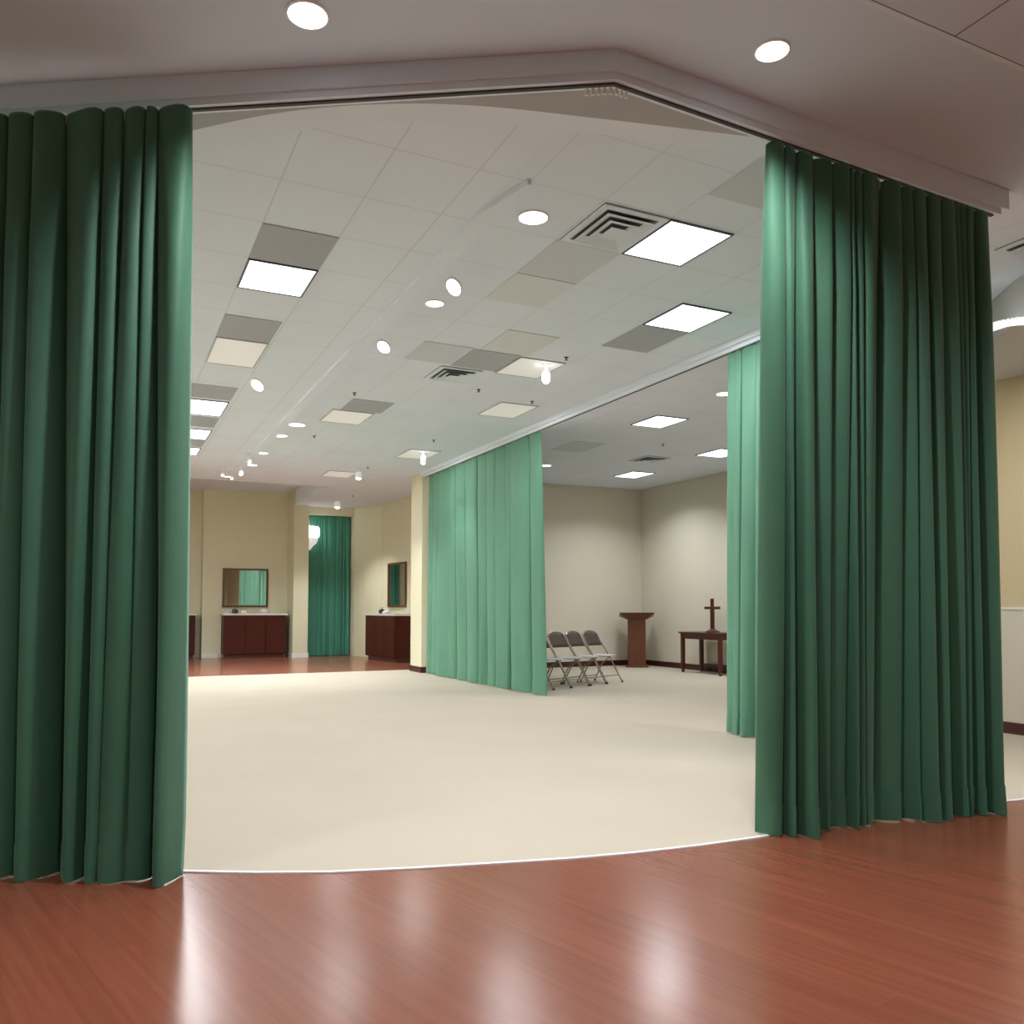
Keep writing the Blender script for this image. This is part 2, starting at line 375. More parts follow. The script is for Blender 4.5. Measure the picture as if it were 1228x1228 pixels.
# ------------------------------------------------------------------ drapes
def drape(name, label, top, bot, nf, amp, seed, m, group=None, zbot=.004, hem=.12, gliders=False, flip=1, ampb=1.5, soft=.55, ruffle=.018):
    """pleated curtain between a top path and a bottom path"""
    rnd = random.Random(seed)
    T = [Vector(p) for p in top]; B = [Vector(p) for p in bot]
    def along(P, u):
        Ls = [(c - a).length for a, c in zip(P, P[1:])]; tot = sum(Ls); s = u * tot
        for i, l in enumerate(Ls):
            if s <= l or i == len(Ls) - 1: return P[i].lerp(P[i + 1], s / l), (P[i + 1] - P[i]).normalized()
            s -= l
    w = [rnd.choice([.45, .6, .8, 1.0, 1.3, 1.7]) * rnd.uniform(.9, 1.1) for _ in range(nf)]; sw = sum(w)
    edge = [0]
    for q in w: edge.append(edge[-1] + q / sw)
    # fold edges wander on the way down; some folds open, others close
    wmin = min(w) * 1.6
    ex = [rnd.uniform(.55, 1.15) for _ in range(nf)]; asy = [rnd.uniform(-.22, .22) for _ in range(nf)]
    wavy = [rnd.uniform(-1, 1) for _ in range(nf)]
    drift = [0] + [rnd.uniform(-.42, .42) * min(1, wmin) / nf for _ in range(nf - 1)] + [0]
    curl = [rnd.uniform(.6, 1.3) for _ in range(nf)]
    grow = [rnd.choice([.35, .9, 1.2, 1.5, 1.1]) for _ in range(nf)]
    low = [rnd.uniform(-1, 1) for _ in range(nf + 1)]
    hemz = [rnd.uniform(0, 1) for _ in range(nf)]
    K = 14; R = 44
    rows = []
    ztop = T[0].z
    for v in [0, .004] + [j / R for j in range(1, R)] + [.985, .997, 1]:
        j = R if v == 1 else (0 if v == 0 else 1)
        sm = v * v * (3 - 2 * v)
        row = []
        for i in range(nf):
            for k in range(K + (1 if i == nf - 1 else 0)):
                t = k / K
                e0 = edge[i] + drift[i] * sm; e1 = edge[i + 1] + drift[i + 1] * sm
                u = e0 + (e1 - e0) * t
                pt, dt = along(T, u); pb, db = along(B, u)
                p = pt.lerp(pb, v); d = dt.lerp(db, v); d.z = 0; d.normalize()
                n = Vector((d.y, -d.x, 0)) * flip
                a = amp * (.55 + .45 * min(1.6, w[i])) * ((1 - sm) + sm * ampb * grow[i]) * (.75 + .5 * curl[i]) * (.45 + .55 * min(1, v / .18))
                ta = t + asy[i] * math.sin(PI * t) * (1 - abs(2 * t - 1) * .3); ta = min(1, max(0, ta))
                prof = abs(math.sin(PI * ta)) ** (ex[i] * (1 + .5 * v)) + .10 * wavy[i] * math.sin(2 * PI * t) * math.sin(3 * v + i)
                o = a * (prof - .55)
                o += amp * .9 * v * (low[i] * (1 - t) + low[i + 1] * t)
                seg = (e1 - e0) * (B[-1] - B[0]).length
                tg = -math.sin(2 * PI * t) * seg * .16 * curl[i] * (.35 + .65 * math.sin(PI * min(1, .25 + v * .6)))
                z = p.z
                if v > .93:
                    o += math.sin(t * (7 + 3 * curl[i]) + i * 3) * ruffle * wavy[i] * (v - .93) / .07
                if j == R: z += hemz[i] * .006 * math.sin(PI * t)
                if j == 0: z += .012 * (prof - .5)
                q = p + n * o + d * tg; q.z = z
                row.append((q, n, u))
        rows.append(row)
    root = thing(name, label, 'curtain', (T[0].lerp(T[-1], .5).x, T[0].lerp(T[-1], .5).y, 0), 0, group)
    off = -root.location
    bm = NB(); vv = [[bm.verts.new(q + off) for q, n, u in r] for r in rows]
    for a, c in zip(vv, vv[1:]):
        for k in range(len(a) - 1): bm.faces.new((a[k], a[k + 1], c[k + 1], c[k]))
    o = obj('fabric', bm, m, root, smooth=False)
    for p in o.data.polygons: p.use_smooth = True
    md = o.modifiers.new('thickness', 'SOLIDIFY'); md.thickness = .004; md.offset = 0
    if hem:
        zs = [j for j in range(len(rows)) if rows[j][0][0].z < hem + .06]
        bm = NB(); vv = [[bm.verts.new(q + n * (.0065 if j != zs[0] else .0055) + off) for q, n, u in rows[j]] for j in zs]
        for a, c in zip(vv, vv[1:]):
            for k in range(len(a) - 1): bm.faces.new((a[k], a[k + 1], c[k + 1], c[k]))
        h = obj('hem', bm, m, root)
        for p in h.data.polygons: p.use_smooth = True
        md = h.modifiers.new('thickness', 'SOLIDIFY'); md.thickness = .003; md.offset = 0; md.use_rim = False
    if gliders:
        for i in range(1, nf):
            q = rows[0][i * K][0] + off
            bm = NB(); box(bm, -.006, .006, -.008, .008, -.035, .02, bev=.002)
            gl = obj('glider', bm, M_white, root); gl.location = q
    return root
# left front
ta = up(228, 128, 3.59); tb = up(0, 139, 3.58); dt_ = (tb - ta).normalized()
ba = up(204, 1064, .004); bb = up(0, 1056, .004)
ba = ba.lerp(Vector((ta.x, ta.y, .004)), .35); bb = bb.lerp(Vector((tb.x, tb.y, .004)), .35); ba.z = bb.z = .004
db_ = (bb - ba).normalized()
drape('stage_drape', 'dark green floor-length drape filling the left edge of the photo', [tb + dt_ * 1.0, ta], [bb + db_ * 1.0, ba], 15, .066, 5, M_green, 'dark green front drapes', gliders=True)
drape('stage_drape', 'dark green floor-length drape hanging at right on the front header',
      [up(922, 170, 3.615), up(1186, 259, 3.60)], [up(914, 1001, .004), up(1208, 972, .004)], 17, .066, 11, M_green, 'dark green front drapes', gliders=True)
drape('hall_drape', 'pale green drape gathered behind the right front drape',
      [(5.45, 6.42, 3.674), (5.45, 4.75, 3.674)], [(5.47, 6.55, .012), (5.45, 4.75, .012)], 10, .035, 3, M_green2, 'green drapes on the hall partition track', flip=1)
drape('hall_drape', 'wide green drape spread beside the cream column, folding chairs beyond',
      [(5.45, 14.85, 3.674), (5.45, 10.37, 3.674)], [(5.42, 14.9, .012), (5.48, 10.32, .012)], 12, .05, 8, M_green2, 'green drapes on the hall partition track', flip=1, ampb=1.2)
drape('alcove_drape', 'teal green drape closing the far alcove between the columns',
      [(4.62, 21.6, 3.59), (5.77, 21.6, 3.59)], [(4.62, 21.6, .012), (5.77, 21.6, .012)], 11, .035, 4, M_green3)
bm = NB(); box(bm, 4.62, 5.79, 21.56, 21.64, 3.605, 3.66); tag(obj('curtain_track', bm, M_track), 'short dark track above the far alcove drape', 'curtain track')

# ------------------------------------------------------------------ vanity counters and mirrors
def counter(label, x0, x1, y0, y1, panels, rz=0, loc=(0, 0, 0)):
    t = thing('counter_cabinet', label, 'counter', loc, rz, 'dark wood counters along the far walls')
    bm = NB(); box(bm, x0 + .03, x1 - .03, y0 + .03, y1, .09, 1.04, bev=.004); obj('body', bm, M_woodcab, t)
    bm = NB(); box(bm, x0 + .06, x1 - .06, y0 + .08, y1, 0.0, .09); obj('plinth', bm, M_wooddark, t)
    w = (x1 - x0 - .08) / panels
    for k in range(panels):
        bm = NB(); a = x0 + .04 + k * w; box(bm, a + .006, a + w - .006, y0 + .012, y0 + .03, .11, 1.02, bev=.003); obj('door', bm, M_woodcab, t)
    bm = NB(); box(bm, x0, x1, y0, y1, 1.04, 1.085, bev=.004); obj('worktop', bm, M_counter, t)
    return t
counter('dark wood counter with pale top under the framed mirror left of the slim column', -.77, .77, -.26, .27, 3, loc=(3.38, 21.62, 0))
counter('dark wood counter at the extreme left of the far end beside the drape', -.5, .42, -.3, .3, 2, loc=(1.64, 22.05, 0))
counter('dark wood counter with pale top half hidden behind the big cream column', -.9, .9, -.22, .22, 3, rz=-PI / 2 + .096, loc=(5.97, 18.98, 0))
def mirror(label, w, h, loc, rz):
    t = thing('wall_mirror', label, 'mirror', loc, rz, 'wood-framed mirrors above the counters')
    bm = NB(); f = .045
    prism(bm, [(-w / 2, -h / 2), (w / 2, -h / 2), (w / 2 - f, -h / 2 + f), (-w / 2 + f, -h / 2 + f)], 0, .035)
    prism(bm, [(w / 2, -h / 2), (w / 2, h / 2), (w / 2 - f, h / 2 - f), (w / 2 - f, -h / 2 + f)], 0, .035)
    prism(bm, [(w / 2, h / 2), (-w / 2, h / 2), (-w / 2 + f, h / 2 - f), (w / 2 - f, h / 2 - f)], 0, .035)
    prism(bm, [(-w / 2, h / 2), (-w / 2, -h / 2), (-w / 2 + f, -h / 2 + f), (-w / 2 + f, h / 2 - f)], 0, .035)
    R = Matrix.Rotation(PI / 2, 4, 'X')
    for v in bm.verts: v.co = R @ v.co
    obj('frame', bm, M_woodred, t)
    bm = NB(); box(bm, -w / 2 + f, w / 2 - f, -.012, -.004, -h / 2 + f, h / 2 - f); obj('glass', bm, M_mirror, t)
    return t
mirror('square mirror in brown wood frame reflecting a green drape', 1.10, .96, (3.20, YB - .022, 1.72), .034)
mirror('square mirror in brown wood frame partly hidden behind the cream column', 1.0, 1.05, (6.225, 19.05, 1.76), -PI / 2 + .115)
# small things on the counters
def soap(label, x, y):
    t = thing('soap_dispenser', label, 'soap dispenser', (x, y, 1.085), 0, 'small black items by the mirrors')
    bm = NB(); lathe(bm, [(.05, 0), (.075, .015), (.08, .06), (.06, .095), (.02, .105)], 14); obj('bottle', bm, M_black, t, True)
    bm = NB(); tube(bm, [(0, 0, .1), (0, 0, .135), (0, -.05, .14)], .008); obj('pump', bm, M_black, t)
soap('small black dispenser at the left end of the mirror counter', 2.92, 21.6)
soap('small black dispenser on the counter behind the big column', 5.93, 19.3)
def towels(label, x, y, s, dome=False):
    bm = NB()
    lathe(bm, [(.0, .0), (.10 * s, 0), (.13 * s, .03 * s), (.12 * s, .08 * s), (.07 * s, .13 * s), (.0, .15 * s)], 12)
    for v in bm.verts: v.co.x *= 1.2
    o = obj('towel_stack', bm, M_white, None, True, (x, y, 1.085)); tag(o, label, 'towel', 'small white folded towels on the counters')
towels('small white lump beside the black dispenser at the mirror', 3.12, 21.58, .55)
towels('small white dome at the right end of the mirror counter', 3.62, 21.75, .75)
towels('small white lump at the left front corner of the mirror counter', 2.74, 21.7, .45)
towels('small white lump on the counter behind the big column', 5.93, 19.0, .55)

# half-round ribbed glass wall light on the side of the slim column
pl = thing('wall_light', 'lit white ribbed glass wall light on the slim column, before the alcove drape', 'wall light', (4.60, 21.255, 0))
def half(bm, prof, ribs=0, seg=20, r0=0):
    rings = []
    for r_, z in prof:
        R_ = []
        for k in range(seg + 1):
            a = -PI / 2 + PI * k / seg; q = r_ * (1 + (.05 * math.cos(a * 24) if ribs else 0))
            R_.append(bm.verts.new((q * math.cos(a) * 1.25, q * math.sin(a) * .42, z)))
        rings.append(R_)
    for A, B in zip(rings, rings[1:]):
        for k in range(seg): bm.faces.new((A[k], A[k + 1], B[k + 1], B[k]))
        bm.faces.new((A[-1], A[0], B[0], B[-1]))
    bm.faces.new(rings[0]); bm.faces.new(rings[-1])
bm = NB(); half(bm, [(.03, 2.66), (.06, 2.70), (.10, 2.78), (.16, 2.84), (.185, 2.92), (.185, 2.99)], 1, 60); obj('lower_glass', bm, M_glass, pl)
bm = NB(); half(bm, [(.20, 2.99), (.215, 3.03), (.215, 3.22), (.19, 3.26), (.06, 3.28)], 1, 60); obj('glass_shade', bm, M_bulb, pl)
bm = NB(); box(bm, 0.0, .03, -.03, .03, 3.28, 3.44, bev=.005); obj('stem', bm, M_white, pl)

# ------------------------------------------------------------------ chapel corner furniture
# folding chair: x right, front at -y
def folding_chair(label, loc, rz):
    t = thing('folding_chair', label, 'chair', loc, rz, 'folding chairs in the row')
    for s in (-1, 1):
        x = .215 * s
        bm = NB(); tube(bm, [(x, -.30, .012), (x, -.02, .46), (x * .98, .13, .66), (x * .93, .185, .76)], .0115, 8); obj('frame_tube', bm, M_metal, t, True)
        bm = NB(); tube(bm, [(x * .90, .235, .012), (x * .90, .08, .30), (x * .90, -.10, .43)], .0105, 8); obj('leg', bm, M_metal, t, True)
        for yy, xx in ((-.30, x), (.235, x * .90)):
            bm = NB(); lathe(bm, [(0, 0), (.016, 0), (.016, .03), (0, .03)], 10, Matrix.Translation((xx, yy, 0))); obj('foot_cap', bm, M_black, t)
        bm = NB(); box(bm, x - .006, x + .006, -.05, .17, .40, .44, bev=.003); obj('hinge_bracket', bm, M_metal, t)
    bm = NB(); tube(bm, [(.20, .185, .76)] + [(.20 * math.cos(a), .185 + .025 * math.sin(a), .76 + .075 * math.sin(a)) for a in [PI * k / 12 for k in range(1, 12)]] + [(-.20, .185, .76)], .0115, 8); obj('top_rail', bm, M_metal, t, True)
    bm = NB(); tube(bm, [(-.205, -.235, .12), (.205, -.235, .12)], .009); obj('stretcher', bm, M_metal, t)
    bm = NB(); tube(bm, [(-.19, .19, .10), (.19, .19, .10)], .009); obj('stretcher', bm, M_metal, t)
    # backrest: rounded top, slightly curved
    bm = NB(); nx = 12; G = []
    for i in range(nx + 1):
        xx = -.195 + .39 * i / nx; c = 1 - (xx / .2) ** 2
        ztop = .755 + .072 * math.sqrt(max(0, c)); zb_ = .60
        col = []
        for j in range(5):
            z = zb_ + (ztop - zb_) * j / 4; y = .085 + (z - .60) * .62 + .03 * c
            col.append(bm.verts.new((xx, y, z)))
        G.append(col)
    for a, c in zip(G, G[1:]):
        for j in range(4): bm.faces.new((a[j], c[j], c[j + 1], a[j + 1]))
    o = obj('backrest', bm, M_seat, t); md = o.modifiers.new('t', 'SOLIDIFY'); md.thickness = .012
    for p in o.data.polygons: p.use_smooth = True
    # seat: contoured pan
    bm = NB(); n = 28; rim = []
    for k in range(n):
        a = 2 * PI * k / n; ca, sa = math.cos(a), math.sin(a)
        px = math.copysign(abs(ca) ** .55, ca) * .20; py = math.copysign(abs(sa) ** .55, sa) * .20
        rim.append((px * (1 - .06 * (py > 0)), py - .03))
    for z0, z1, f in ((.432, .452, 1),):
        prism(bm, rim, z0, z1)
    tp = [f for f in bm.faces if f.normal.z > .5 or all(v.co.z > .45 for v in f.verts)]
    bmesh.ops.inset_region(bm, faces=tp, thickness=.03, depth=-.008)
    obj('seat', bm, M_seatp, t)
    return t
c0 = None
fx, fy = .39, -.92
rz = math.atan2(fx, -fy)
places = ['rightmost folding chair in the row, nearest the lectern', 'second folding chair from the lectern end of the row', 'third folding chair from the lectern end of the row', 'leftmost folding chair of the row, mostly hidden behind the drape edge']
for k, lb in enumerate(places):
    x = 7.36 - .424 * k; y = 11.93 - .180 * k
    if c0 is None: c0 = folding_chair(lb, (x, y, 0), rz); o = c0
    else:
        o = copy_tree(c0); o['label'] = lb
    o.location = (x, y, 0); o.rotation_euler = (0, 0, rz + (.0, .03, -.03, .02, 0)[k])

# lectern
lt = thing('lectern', 'tall reddish wood lectern with slanted top in the far corner', 'lectern', (9.97, 14.70, 0), math.radians(-32))
bm = NB(); box(bm, -.18, .18, -.16, .16, .03, 1.02, bev=.006); obj('column', bm, M_woodred, lt)
bm = NB(); box(bm, -.23, .23, -.20, .20, 0, .035, bev=.005); obj('base', bm, M_woodred, lt)
bm = NB(); prism(bm, [(-.20, -.19), (-.32, -.30), (.34, -.30), (.20, -.19), (.20, .19), (.34, .26), (-.32, .26), (-.20, .19)], 0, .001); bm.free()
bm = NB()
lo = [(-.20, -.17, .98), (.20, -.17, .98), (.20, .17, .98), (-.20, .17, .98)]; hi = [(-.33, -.27, 1.10), (.33, -.27, 1.10), (.33, .25, 1.03), (-.33, .25, 1.03)]
a = [bm.verts.new(p) for p in lo]; c = [bm.verts.new(p) for p in hi]
bm.faces.new(a[::-1]); bm.faces.new(c)
for i in range(4): bm.faces.new((a[i], a[(i + 1) % 4], c[(i + 1) % 4], c[i]))
obj('book_box', bm, M_woodred, lt)
bm = NB(); a = [bm.verts.new((x * 1.06, y * 1.06, z + dz)) for dz in (0, .022) for x, y, z in hi]
for f in ((3, 2, 1, 0), (4, 5, 6, 7), (0, 1, 5, 4), (1, 2, 6, 5), (2, 3, 7, 6), (3, 0, 4, 7)): bm.faces.new([a[i] for i in f])
obj('desk_top', bm, M_wooddark, lt)
bm = NB(); box(bm, -.3, .3, .255, .272, 1.05, 1.075, bev=.003); obj('book_ledge', bm, M_wooddark, lt)

# altar table
tb_ = thing('altar_table', 'dark wood table against the right wall holding a cross', 'table', (10.16, 12.57, 0))
L_, W_ = 1.14, .50
bm = NB(); box(bm, -W_ / 2 - .03, W_ / 2 + .02, -L_ / 2 - .03, L_ / 2 + .03, .735, .765, bev=.006); obj('tabletop', bm, M_wooddark, tb_)
bm = NB(); box(bm, -W_ / 2 + .01, W_ / 2 - .01, -L_ / 2 + .01, L_ / 2 - .01, .635, .735); obj('apron', bm, M_wooddark, tb_)
for sx in (-1, 1):
    for sy in (-1, 1):
        bm = NB(); X = sx * (W_ / 2 - .03); Y = sy * (L_ / 2 - .03)
        lo = [(-.022, 0), (.022, 0)]
        box(bm, X - .032, X + .032, Y - .032, Y + .032, .10, .735, bev=.004); box(bm, X - .024, X + .024, Y - .024, Y + .024, .05, .10); lathe(bm, [(.018, 0), (.03, .02), (.03, .04), (.02, .055)], 10, Matrix.Translation((X, Y, 0)))
        obj('leg', bm, M_wooddark, tb_)
bm = NB(); box(bm, W_ / 2 - .04, W_ / 2 - .02, -L_ / 2 + .06, L_ / 2 - .06, .10, .16); obj('stretcher', bm, M_wooddark, tb_)
cr = thing('standing_cross', 'small dark wooden cross on a round base on the altar table', 'cross', (10.10, 12.43, .765), math.radians(-62))
bm = NB(); lathe(bm, [(0, 0), (.13, 0), (.13, .02), (.09, .035), (.07, .05), (.035, .07), (0, .07)], 18); obj('base', bm, M_brass, cr, True)
bm = NB(); prism(bm, [(-.035, -.02), (.035, -.02), (.035, .02), (-.035, .02)], .06, .42); prism(bm, [(-.028, -.018), (.028, -.018), (.028, .018), (-.028, .018)], .42, .62); obj('upright', bm, M_wooddark, cr)
bm = NB(); box(bm, -.15, .15, -.022, .022, .425, .475, bev=.01); obj('crossbar', bm, M_brass, cr)

# ------------------------------------------------------------------ ceiling fixtures
GT = 'square lay-in ceiling lights'
def troffer(label, x0, x1, y0, y1, lit=True, power=0, cat='ceiling light', spread=180, slot=False):
    cxx, cyy = (x0 + x1) / 2, (y0 + y1) / 2
    t = thing('ceiling_light', label, cat, (cxx, cyy, CZ), 0, GT)
    w, h = (x1 - x0) / 2, (y1 - y0) / 2
    bm = NB(); f = .014
    box(bm, -w, w, -h, -h + f, -.012, 0); box(bm, -w, w, h - f, h, -.012, 0); box(bm, -w, -w + f, -h + f, h - f, -.012, 0); box(bm, w - f, w, -h + f, h - f, -.012, 0)
    obj('frame', bm, M_frame if lit else M_framedim, t)
    bm = NB(); box(bm, -w + f, w - f, -h + f, h - f, -.008, -.002); obj('diffuser', bm, M_lens if lit else M_lensdim, t)
    if power:
        la = bpy.data.lights.new('troffer_lamp', 'AREA'); la.shape = 'RECTANGLE'; la.size = 2 * w - .04; la.size_y = 2 * h - .04
        la.energy = power; la.color = (.93, .97, 1); la.spread = math.radians(spread)
        lo = bpy.data.objects.new('troffer_lamp', la); COL.objects.link(lo); lo.parent = t; lo.location = (0, 0, -.016)
    return t
def panel(label, x0, x1, y0, y1, m=M_grey, nm='ceiling_panel'):
    bm = NB(); box(bm, (x0 - x1) / 2, (x1 - x0) / 2, (y0 - y1) / 2, (y1 - y0) / 2, -.006, -.001)
    o = obj(nm, bm, m, None, False, ((x0 + x1) / 2, (y0 + y1) / 2, CZ)); tag(o, label, 'ceiling panel', 'odd-coloured ceiling tiles'); return o
def vent(label, x0, x1, y0, y1, n=2):
    cxx, cyy = (x0 + x1) / 2, (y0 + y1) / 2; w, h = (x1 - x0) / 2, (y1 - y0) / 2
    t = thing('ceiling_vent', label, 'air vent', (cxx, cyy, CZ), 0, 'square louvred ceiling vents')
    bm = NB(); box(bm, -w, w, -h, h, -.006, -.001); obj('back_plate', bm, M_ventdark, t)
    bm = NB(); f = .05
    for (a, b_, c, d) in ((-w, w, -h, -h + f), (-w, w, h - f, h), (-w, -w + f, -h + f, h - f), (w - f, w, -h + f, h - f)): box(bm, a, b_, c, d, -.014, -.004)
    obj('frame', bm, M_vent, t)
    for k in range(n + 1):
        # nested square cones
        q = 1 - (k + .18) / (n + 1.2); r = 1 - (k + 1.10) / (n + 1.2)
        ow, oh = (w - .05) * q / 1 * 1.0, (h - .05) * q; iw, ih = (w - .05) * r, (h - .05) * r
        bm = NB(); zo, zi = -.008, -.030 - .002 * k
        o4 = [(-ow, -oh), (ow, -oh), (ow, oh), (-ow, oh)]; i4 = [(-iw, -ih), (iw, -ih), (iw, ih), (-iw, ih)]
        if k == n: i4 = [(0, 0)] * 4
        # the cone flares outward below
        A = [bm.verts.new((x, y, zi)) for x, y in o4]; B = [bm.verts.new((x, y, zo)) for x, y in i4] if k < n else None
        if k < n:
            for i in range(4): bm.faces.new((A[i], A[(i + 1) % 4], B[(i + 1) % 4], B[i]))
            o = obj('louvre', bm, M_vent, t); md = o.modifiers.new('t', 'SOLIDIFY'); md.thickness = .002
        else:
            bm.faces.new(A); o = obj('centre_plate', bm, M_vent, t); md = o.modifiers.new('t', 'SOLIDIFY'); md.thickness = .003
    return t
PW = 30
troffer('bright square light with dark rim, left of the ceiling beam', .91, 1.425, 6.34, 6.95, power=PW)
troffer('bright square light beside the black-slotted vent, nearest on the right', 3.33, 3.86, 4.47, 5.07, power=PW)
troffer('bright square light next to a dark panel above the partition drapes', 4.35, 4.88, 5.69, 6.28, power=PW)
troffer('dim square light beyond the first bright one on the left', .91, 1.40, 8.33, 9.25, lit=False, power=PW * .4)
troffer('bright strip light, first of three beside the left drape edge', .80, 1.37, 10.95, 11.8, power=PW)
troffer('bright strip light, middle of three beside the left drape edge', .82, 1.37, 12.8, 13.55, power=PW)
troffer('bright strip light, farthest of three beside the left drape edge', .84, 1.37, 14.3, 15.0, power=PW)
troffer('pale square light beyond the grey panel in mid ceiling, left of the track lamps', 2.62, 3.18, 10.75, 11.5, lit=False, power=PW * .5)
troffer('pale square light with a track lamp at its right corner', 3.80, 4.33, 7.65, 8.3, lit=False, power=PW * .6)
troffer('pale square light second beyond the small vent, near the partition track', 4.42, 4.95, 9.45, 10.2, lit=False, power=PW * .6)
troffer('pale square light just before the cream column', 4.42, 4.95, 12.9, 13.7, lit=False, power=PW * .5)
troffer('pale sliver of light far off above the alcove', 3.75, 4.3, 15.6, 16.3, lit=False, power=PW * .4)
troffer('bright square light nearest the camera in the side room ceiling', 6.60, 7.12, 9.2, 9.85, power=PW)
troffer('bright square light in the side room, cut by the right drapes', 8.90, 9.45, 10.7, 11.35, power=PW * 1.15, spread=135)
troffer('bright square light in the side room nearest the far corner', 8.90, 9.42, 13.2, 13.9, power=PW * 1.25, spread=135)
# added lamps, unseen behind the left drape, to brighten the hall
for i, (x, y) in enumerate([(-2.6, 7.0), (-2.6, 11), (-2.6, 15)]):
    troffer('added square ceiling light, unseen behind the left drape, brightening the hall', x, x + .52, y, y + .6, power=PW * 1.4)
panel('dark grey tile directly before the left bright light', .91, 1.425, 5.71, 6.325)
panel('dark grey tile beyond the left bright light', .91, 1.40, 7.65, 8.31)
panel('grey tile between dim light and first strip light on the left', .80, 1.37, 10.2, 10.85)
panel('grey tile between the first two strip lights on the left', .82, 1.37, 11.95, 12.6)
panel('grey tile between the last two strip lights on the left', .84, 1.37, 13.65, 14.2)
panel('dark grey tile on the near-left side of the second right-hand light', 4.35, 4.88, 6.30, 6.98)
panel('grey tile below the large vent, right of the beam', 2.81, 3.33, 5.08, 5.69, M_warmpanel)
panel('beige tile beyond the grey one below the large vent', 2.81, 3.33, 5.72, 6.3, M_olive)
panel('grey tile left of the pale light with the track lamp', 3.27, 3.79, 7.62, 8.25)
panel('grey-beige tile left of the small mid-ceiling vent', 2.74, 3.25, 7.60, 8.22, M_warmpanel)
panel('pale olive tile before the pale light in mid ceiling', 3.33, 3.86, 6.95, 7.6, M_olive)
panel('grey tile beyond which the pale mid-ceiling light sits', 2.72, 3.25, 10.1, 10.72)
panel('dim grey tile in the side room ceiling behind the hall drape', 6.5, 7.05, 11.2, 12.0, M_warmpanel)
panel('pale blue-grey tile cut off by the right front drape', 3.34, 3.86, 3.55, 4.1, M_warmpanel)
vent('large louvred vent beside the nearest right-hand bright light', 2.82, 3.32, 4.47, 5.06)
vent('small louvred vent in mid ceiling next to a grey tile', 3.18, 3.66, 8.3, 8.85)
vent('small louvred vent in the side room ceiling', 8.2, 8.7, 11.75, 12.3)
vent('louvred vent at the right edge, beyond the right front drape', 5.72, 6.3, 3.28, 3.86)

def downlight(label, x, y, r, power, tilt=None, angle=150, blend=.8, group='round recessed ceiling downlights', col=(.94, .97, 1), rr=.05):
    t = thing('downlight', label, 'ceiling light', (x, y, CZ), 0, group)
    bm = NB(); seg = 28
    for (r0, r1) in ((r, r * 1.12),):
        A = [bm.verts.new((r0 * math.cos(2 * PI * k / seg), r0 * math.sin(2 * PI * k / seg), z)) for z in (-.001, -.009) for k in range(seg)]
        B = [bm.verts.new((r1 * math.cos(2 * PI * k / seg), r1 * math.sin(2 * PI * k / seg), z)) for z in (-.001, -.006) for k in range(seg)]
        for k in range(seg):
            q = (k + 1) % seg
            bm.faces.new((A[seg + k], A[seg + q], B[seg + q], B[seg + k])); bm.faces.new((A[k], A[q], A[seg + q], A[seg + k])); bm.faces.new((B[k], B[q], B[seg + q], B[seg + k]))
    obj('trim_ring', bm, M_white, t, True)
    bm = NB(); lathe(bm, [(0, -.012), (r * .5, -.0115), (r * .99, -.006), (r * .99, -.002), (0, -.002)], seg); obj('lens', bm, M_lampdisc, t, True)
    if power:
        la = bpy.data.lights.new('downlight_lamp', 'SPOT'); la.energy = power; la.spot_size = math.radians(angle); la.spot_blend = blend; la.shadow_soft_size = rr; la.color = col
        lo = bpy.data.objects.new('downlight_lamp', la); COL.objects.link(lo); lo.parent = t; lo.location = (0, 0, -.03)
        if tilt: lo.rotation_euler = tilt
    return t
FP = 225
fl = up(369, 17, CZ); fr = up(926, 60, CZ)
downlight('round foyer downlight at the top left before the header', fl.x, fl.y, .085, FP, angle=142, blend=1)
downlight('round foyer downlight above the right drape', fr.x, fr.y, .075, FP, angle=142, blend=1)
for i, (x, y) in enumerate([(.3, .6), (3.4, .2), (-2.2, 2.6), (6.0, 1.2)]):  # extra downlights outside the view, added to raise the foyer brightness
    downlight('added round downlight out of view, brightening the foyer', x, y, .08, FP, angle=160, blend=1)
HPW = 20
downlight('round downlight nearest in the hall, right of the beam end', 2.50, 4.85, .095, HPW)
downlight('round downlight third from the beam end, seen flat', 2.47, 6.61, .075, HPW)
downlight('round downlight far along the beam, larger of a close pair', 2.40, 11.89, .11, HPW)
downlight('round downlight far along the beam, smaller of a close pair', 2.33, 12.75, .10, HPW)
downlight('round downlight beyond the close pair along the beam', 2.32, 14.32, .10, HPW)
downlight('small round downlight at the far end of the beam', 2.36, 15.6, .09, HPW)
downlight('round downlight in the side room beside the inner right drape', 6.66, 7.93, .09, HPW)
downlight('tiny round downlight in the side room at the hall drape edge', 7.14, 13.36, .09, HPW)
downlight('tiny round downlight near the left of the far ceiling', 2.16, 17.2, .07, 320)

# curved lit cove strip under the dropped ring at the right
c1 = up(1186, 392, 3.44); c2 = up(1208, 385, 3.44); c3 = up(1232, 383, 3.44); c4 = up(1275, 383, 3.44)
P_ = smooth_path([c1 + (c1 - c2) * .8, c1, c2, c3, c4], 6)
cl = thing('cove_light', 'curved white cove light band at the right edge of the photo', 'ceiling light', (c2.x, c2.y, 3.44)); q0 = Vector((c2.x, c2.y, 0))
bm = NB()
for a, c in zip(P_, P_[1:]):
    d = (c - a); d.z = 0; d.normalize(); n = Vector((-d.y, d.x, 0)) * .07
    a = Vector((a.x, a.y, 0)) - q0; c = Vector((c.x, c.y, 0)) - q0
    prism(bm, [a - n, c - n, c + n, a + n], -.022, -.002)
obj('diffuser', bm, M_cove, cl)
la = bpy.data.lights.new('cove_lamp', 'AREA'); la.shape = 'RECTANGLE'; la.size = .9; la.size_y = .1; la.energy = 55; la.color = (1, .99, .96)
